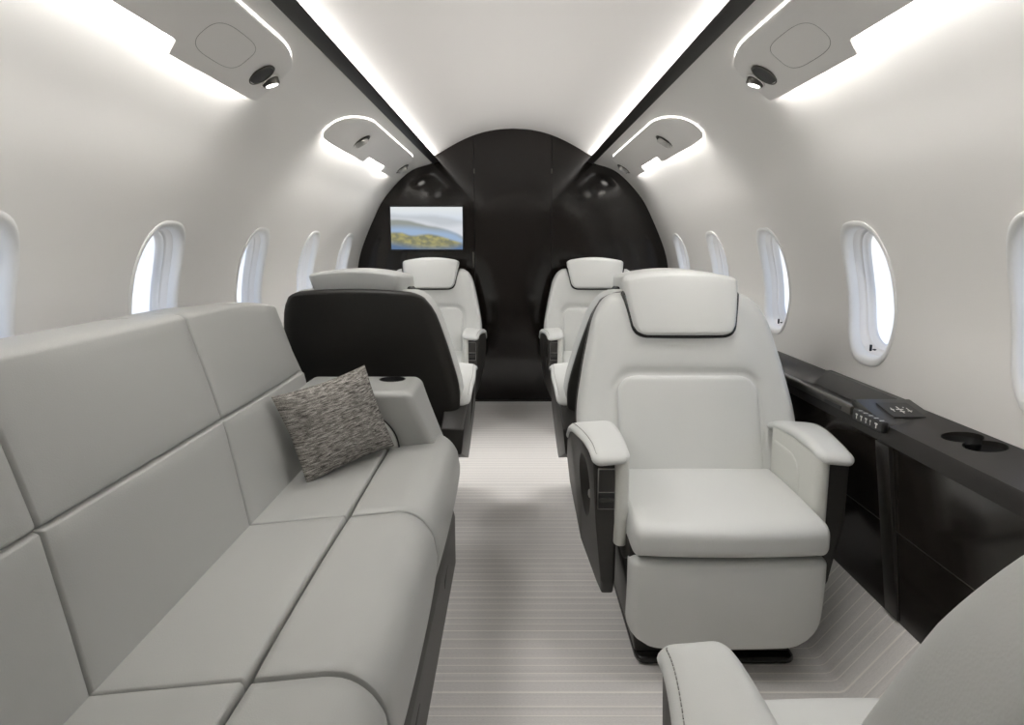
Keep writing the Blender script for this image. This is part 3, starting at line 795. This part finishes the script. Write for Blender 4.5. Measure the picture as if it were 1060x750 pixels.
place(seat_e, SX - .010, .545, 0, 'leather seat cut off by the bottom right corner, facing away from the camera')

# ------------------------------------------------------------------ sofa
sofa = empty('sofa', (-.55, 1.2, 0)); tag(sofa, 'long pale grey leather sofa with panelled back along the left wall', 'sofa')
sofa_off = Vector((.55, -1.2, 0))
def sp_(o): o.parent = sofa; o.matrix_parent_inverse = Matrix.Translation(sofa_off); return o
SY = [.30, .92, 1.54, 2.16]
SY0, SY1 = .14, 2.285
# base plinth
def lobase(v): return v
sp_(prism('base', [(-.197, 0), (-.197, .17), (-.215, .24), (-.90, .24), (-.90, .14), (-.82, 0)], 'y', SY0, SY1 - .004, 'shell', bev=.003))
for yy in (1.30, 1.95, .75):
    o = box('base_vent', -.1985, -.196, yy - .05, yy + .05, .10, .125, 'black', bev=.0008); sp_(o)
sp_(prism('seat_frame', [(-.24, .23), (-.225, .36), (-.62, .40), (-.64, .23)], 'y', SY0 + .02, SY1 - .02, 'sofa', bev=.01))
def crown(y, y0, y1): return max(0.0, math.sin(PI * min(1, max(0, (y - y0) / (y1 - y0))))) ** .5
for i in range(3):
    y0, y1 = SY[i] + .0008, SY[i + 1] - .0008
    def lower(v, y0=y0, y1=y1):     # v.x thickness (0 back, .09 front), v.z height
        t = (v.z - .40) / .29; x = -.598 - .052 * t + (v.x - .09) + .009 * (crown(v.y, y0, y1) * math.sin(PI * t) ** .5 if 0 < t < 1 else 0) * (v.x / .09)
        return (x, v.y, v.z + .004 * v.x / .09)
    sp_(rbox('back_cushion', 0, .09, y0, y1, .405, .689, (.020, .007, .007), 'sofa', n=(2, 22, 12), fn=lower, k=6))
    def upper(v, y0=y0, y1=y1, i=i):
        t = (v.z - .69) / .245; x = -.651 - .070 * t + (v.x - .09) + .008 * (crown(v.y, y0, y1) * math.sin(PI * t) ** .5 if 0 < t < 1 else 0) * (v.x / .09)
        z = v.z
        if i == 2:
            e = max(0, (v.y - 1.75) / .42); z -= .035 * e ** 2 * max(0, t); x -= .01 * e ** 2
        return (x, v.y, z)
    sp_(rbox('back_cushion', 0, .09, y0, y1, .690, .930, (.022, .007, .012), 'sofa', n=(2, 22, 12), fn=upper, k=6))
    def seat_r(v, y0=y0, y1=y1):    # rear seat panels
        t = (v.x + .66) / .29; return (v.x, v.y, v.z + .030 * t + .006 * crown(v.y, y0, y1) * (math.sin(PI * min(1, max(0, t))) ** .5) * (1 if v.z > .39 else 0))
    sp_(rbox('seat_cushion', -.66, -.3825, y0, y1, .34, .438, (.008, .006, .014), 'sofa', n=(14, 20, 2), fn=seat_r, k=6))
    FB = y1 if i < 2 else SY1 - .002
    def seat_f(v, y0=y0, y1=FB, i=i):   # rounded front roll
        t = (v.x + .37) / .205; z = v.z
        if z > .40: z += .008 * crown(v.y, y0, y1) + .022 * (t if t > 0 else 0) - .02 * max(0, t - .5)
        x = v.x + .010 * crown(v.y, y0, y1) * (1 if v.x > -.25 else 0)
        dn = max(0, (.38 - v.z) / .20); x -= .055 * dn ** 1.6 * (1 if v.x > -.30 else 0)
        if i == 2: # the far end rolls over
            e = max(0, (v.y - (y1 - .10)) / .10); z -= .02 * e ** 2 * (1 if v.z > .4 else 0); x -= .02 * e ** 2 * (1 if v.x > -.3 else 0)
        return (x, v.y, z)
    def squeeze(v):   # tight edge at the seam, wide curve in front
        return Vector((v.x if v.x > -.3705 else -.3705 + (v.x + .3705) * .12, v.y, v.z))
    sp_(rbox('seat_front_roll', -.4555, -.175, y0, FB, .185, .464, (.085, .007, .11), 'sofa', n=(10, 22, 8), k=9, fn=lambda v, f=seat_f: f(squeeze(v))))
# frame behind and top shelf
sp_(prism('back_frame', [(-.69, .20), (-.70, .66), (-.755, .885), (-.93, .892), (-.96, .80), (-.96, .24)], 'y', SY0, SY1 - .06, 'sofa', bev=.02, seg=3,
          fn=lambda v: Vector((v.x, v.y, v.z - (.04 * max(0, (v.y - 1.8) / .42) ** 2 if v.z > .8 else 0)))))
for i in range(2):
    ya, yb = (SY0, 1.54) if i == 0 else (1.542, 2.20)
    def ftop(v, i=i):
        t = (-.735 - v.x) / .2; z = v.z + .006 * math.sin(PI * min(1, max(0, t)))
        z -= .038 * max(0, (v.y - 1.78) / .42) ** 2
        return (v.x - .012 * max(0, (v.y - 1.78) / .42) ** 2, v.y, z)
    sp_(rbox('top_panel', -.945, -.733, ya, yb, .868, .914, (.05, .006, .014), 'sofa', n=(6, 24, 1), fn=ftop, k=6))
# piping under the top panel
pp = []
for i in range(60):
    y = SY0 + .02 + (2.14 - SY0) * i / 59; pp.append((-.7315 - .011 * max(0, (y - 1.78) / .42) ** 2, y, .9215 - .036 * max(0, (y - 1.78) / .42) ** 2))
sp_(tube('piping', pp, .0022, 'sofa'))
# outer side of the back at the far end
sp_(prism('back_end', [(-.66, .44), (-.668, .66), (-.735, .880), (-.93, .885), (-.95, .44)], 'y', 2.165, 2.245, 'sofa', bev=.014, seg=3,
          fn=lambda v: Vector((v.x, v.y - .05 * max(0, (v.z - .6) / .3) , v.z - (.02 if v.z > .8 and v.y > 2.19 else 0)))))
# arms
def arm(ya, yb, far):
    sgn = 1 if far else -1
    def fa(v):
        t = max(0, (.655 - v.z) / .215)         # 0 at the top, 1 at the seat
        xr = -.300 + .075 * min(1.2, t) ** 1.1
        u = (v.x + .66) / .36; x = -.66 + u * (xr + .66)
        y = v.y
        inner = (yb - v.y) / (yb - ya) if far else (v.y - ya) / (yb - ya)
        y += sgn * (.085 * t ** 1.3 - .02) * inner
        return (x, y, v.z)
    A = rbox('armrest', -.66, -.30, ya, yb, .38, .655, (.025, .022, .022), 'sofa', n=(10, 8, 10), fn=fa, k=6); sp_(A)
    return A
A1 = arm(2.035, 2.283, True); A2 = arm(.145, .295, False)
cs_ = []
for xx in (-.385, -.52):
    cs_.append(disc_stack('c', [(.036, .60), (.040, .625), (.0405, .70)], 'black', seg=32, mtx=Matrix.Translation((xx, 2.215, 0))))
cut(A1, cs_)
for xx in (-.385, -.52):
    sp_(disc_stack('cup_holder', [(.0405, .654), (.0425, .6565), (.0395, .6565), (.037, .632), (.034, .626), (.001, .626)], 'black', seg=32, cap0=False, mtx=Matrix.Translation((xx, 2.215, 0))))
# inner arm pad with dark piping
def arcpad(v):
    R = .12; xx = max(0, v.x - (-.350 - R)); top = .60 - (R - math.sqrt(max(0, R * R - xx * xx))) * 1.0
    z = .44 + (v.z - .44) * (top - .44) / .16; t = max(0, (.655 - z) / .215)
    return (v.x, v.y + .085 * t ** 1.3 - .02, z)
sp_(rbox('arm_pad', -.60, -.350, 2.017, 2.045, .44, .60, (.01, .012, .01), 'white_edge', n=(12, 1, 10), fn=arcpad, k=4))
pp = []
for i in range(21):
    a_ = PI / 2 * i / 20; x, z = -.470 + .124 * math.sin(a_), .48 + .124 * math.cos(a_); t = max(0, (.655 - z) / .215); pp.append((x, 2.022 + .085 * t ** 1.3 - .02, z))
pp = [(-.58, 2.022 + .0, .604)] + pp + [(-.346, 2.022 + .065, .45)]
sp_(tube('piping', pp, .0025, 'trim'))

# ------------------------------------------------------------------ pillow
def pillow():
    BL, BR, TR, TL = Vector((-.548, 1.80, .448)), Vector((-.353, 2.03, .490)), Vector((-.427, 2.00, .739)), Vector((-.628, 1.79, .691))
    nu = 48; cen = (BL + BR + TR + TL) / 4; nrm = (BR - BL).cross(TL - BL).normalized()
    V = []; F = []; UV = []
    T = .052
    def P(u, v, sgn):
        a = BL.lerp(BR, u); b = TL.lerp(TR, u); p = a.lerp(b, v)
        U_, V_ = 2 * u - 1, 2 * v - 1
        pinch = .93 + .07 * (U_ * U_) * (V_ * V_)
        p = cen + (p - cen)
        p -= (TR - TL).normalized() * (.009 * U_ * (1 - V_ * V_)) if abs(U_) > 0 else Vector()
        p -= (TL - BL).normalized() * (.009 * V_ * (1 - U_ * U_))
        h = T * ((1 - U_ ** 4) * (1 - V_ ** 4)) ** .55 * (.72 + .28 * (1 - U_ * U_) * (1 - V_ * V_))
        wr = .0035 * math.sin(9 * U_ + 5 * V_) * (abs(U_) ** 2 + abs(V_) ** 2) * (1 - abs(U_)) ** .5 * (1 - abs(V_)) ** .5
        h += wr - .006 * math.exp(-((U_ + .75) ** 2 * 30 + (V_ - .1) ** 2 * 14)) - .007 * math.exp(-((U_ - .25) ** 2 * 14 + (V_ + .85) ** 2 * 30))
        return p + nrm * h * sgn
    for sgn in (1, -1):
        base = len(V)
        for i in range(nu + 1):
            for j in range(nu + 1):
                u = .5 - .5 * math.cos(PI * i / nu); v = .5 - .5 * math.cos(PI * j / nu); V.append(P(u, v, sgn)); UV.append((u, v))
        for i in range(nu):
            for j in range(nu):
                q = (base + i * (nu + 1) + j, base + (i + 1) * (nu + 1) + j, base + (i + 1) * (nu + 1) + j + 1, base + i * (nu + 1) + j + 1)
                F.append(q if sgn > 0 else q[::-1])
    me = bpy.data.meshes.new('throw_pillow'); me.from_pydata([tuple(v - cen) for v in V], [], F)
    uv = me.uv_layers.new(name='UVMap')
    for lp in me.loops: uv.data[lp.index].uv = UV[lp.vertex_index]
    bm = bmesh.new(); bm.from_mesh(me); bmesh.ops.remove_doubles(bm, verts=bm.verts, dist=.0004); bm.to_mesh(me); bm.free()
    me.polygons.foreach_set('use_smooth', [True] * len(me.polygons)); me.materials.append(M['fabric'])
    o = bpy.data.objects.new('throw_pillow', me); COL.objects.link(o); o.location = cen
    tag(o, 'grey tweed throw pillow leaning in the far corner of the sofa', 'pillow')
pillow()
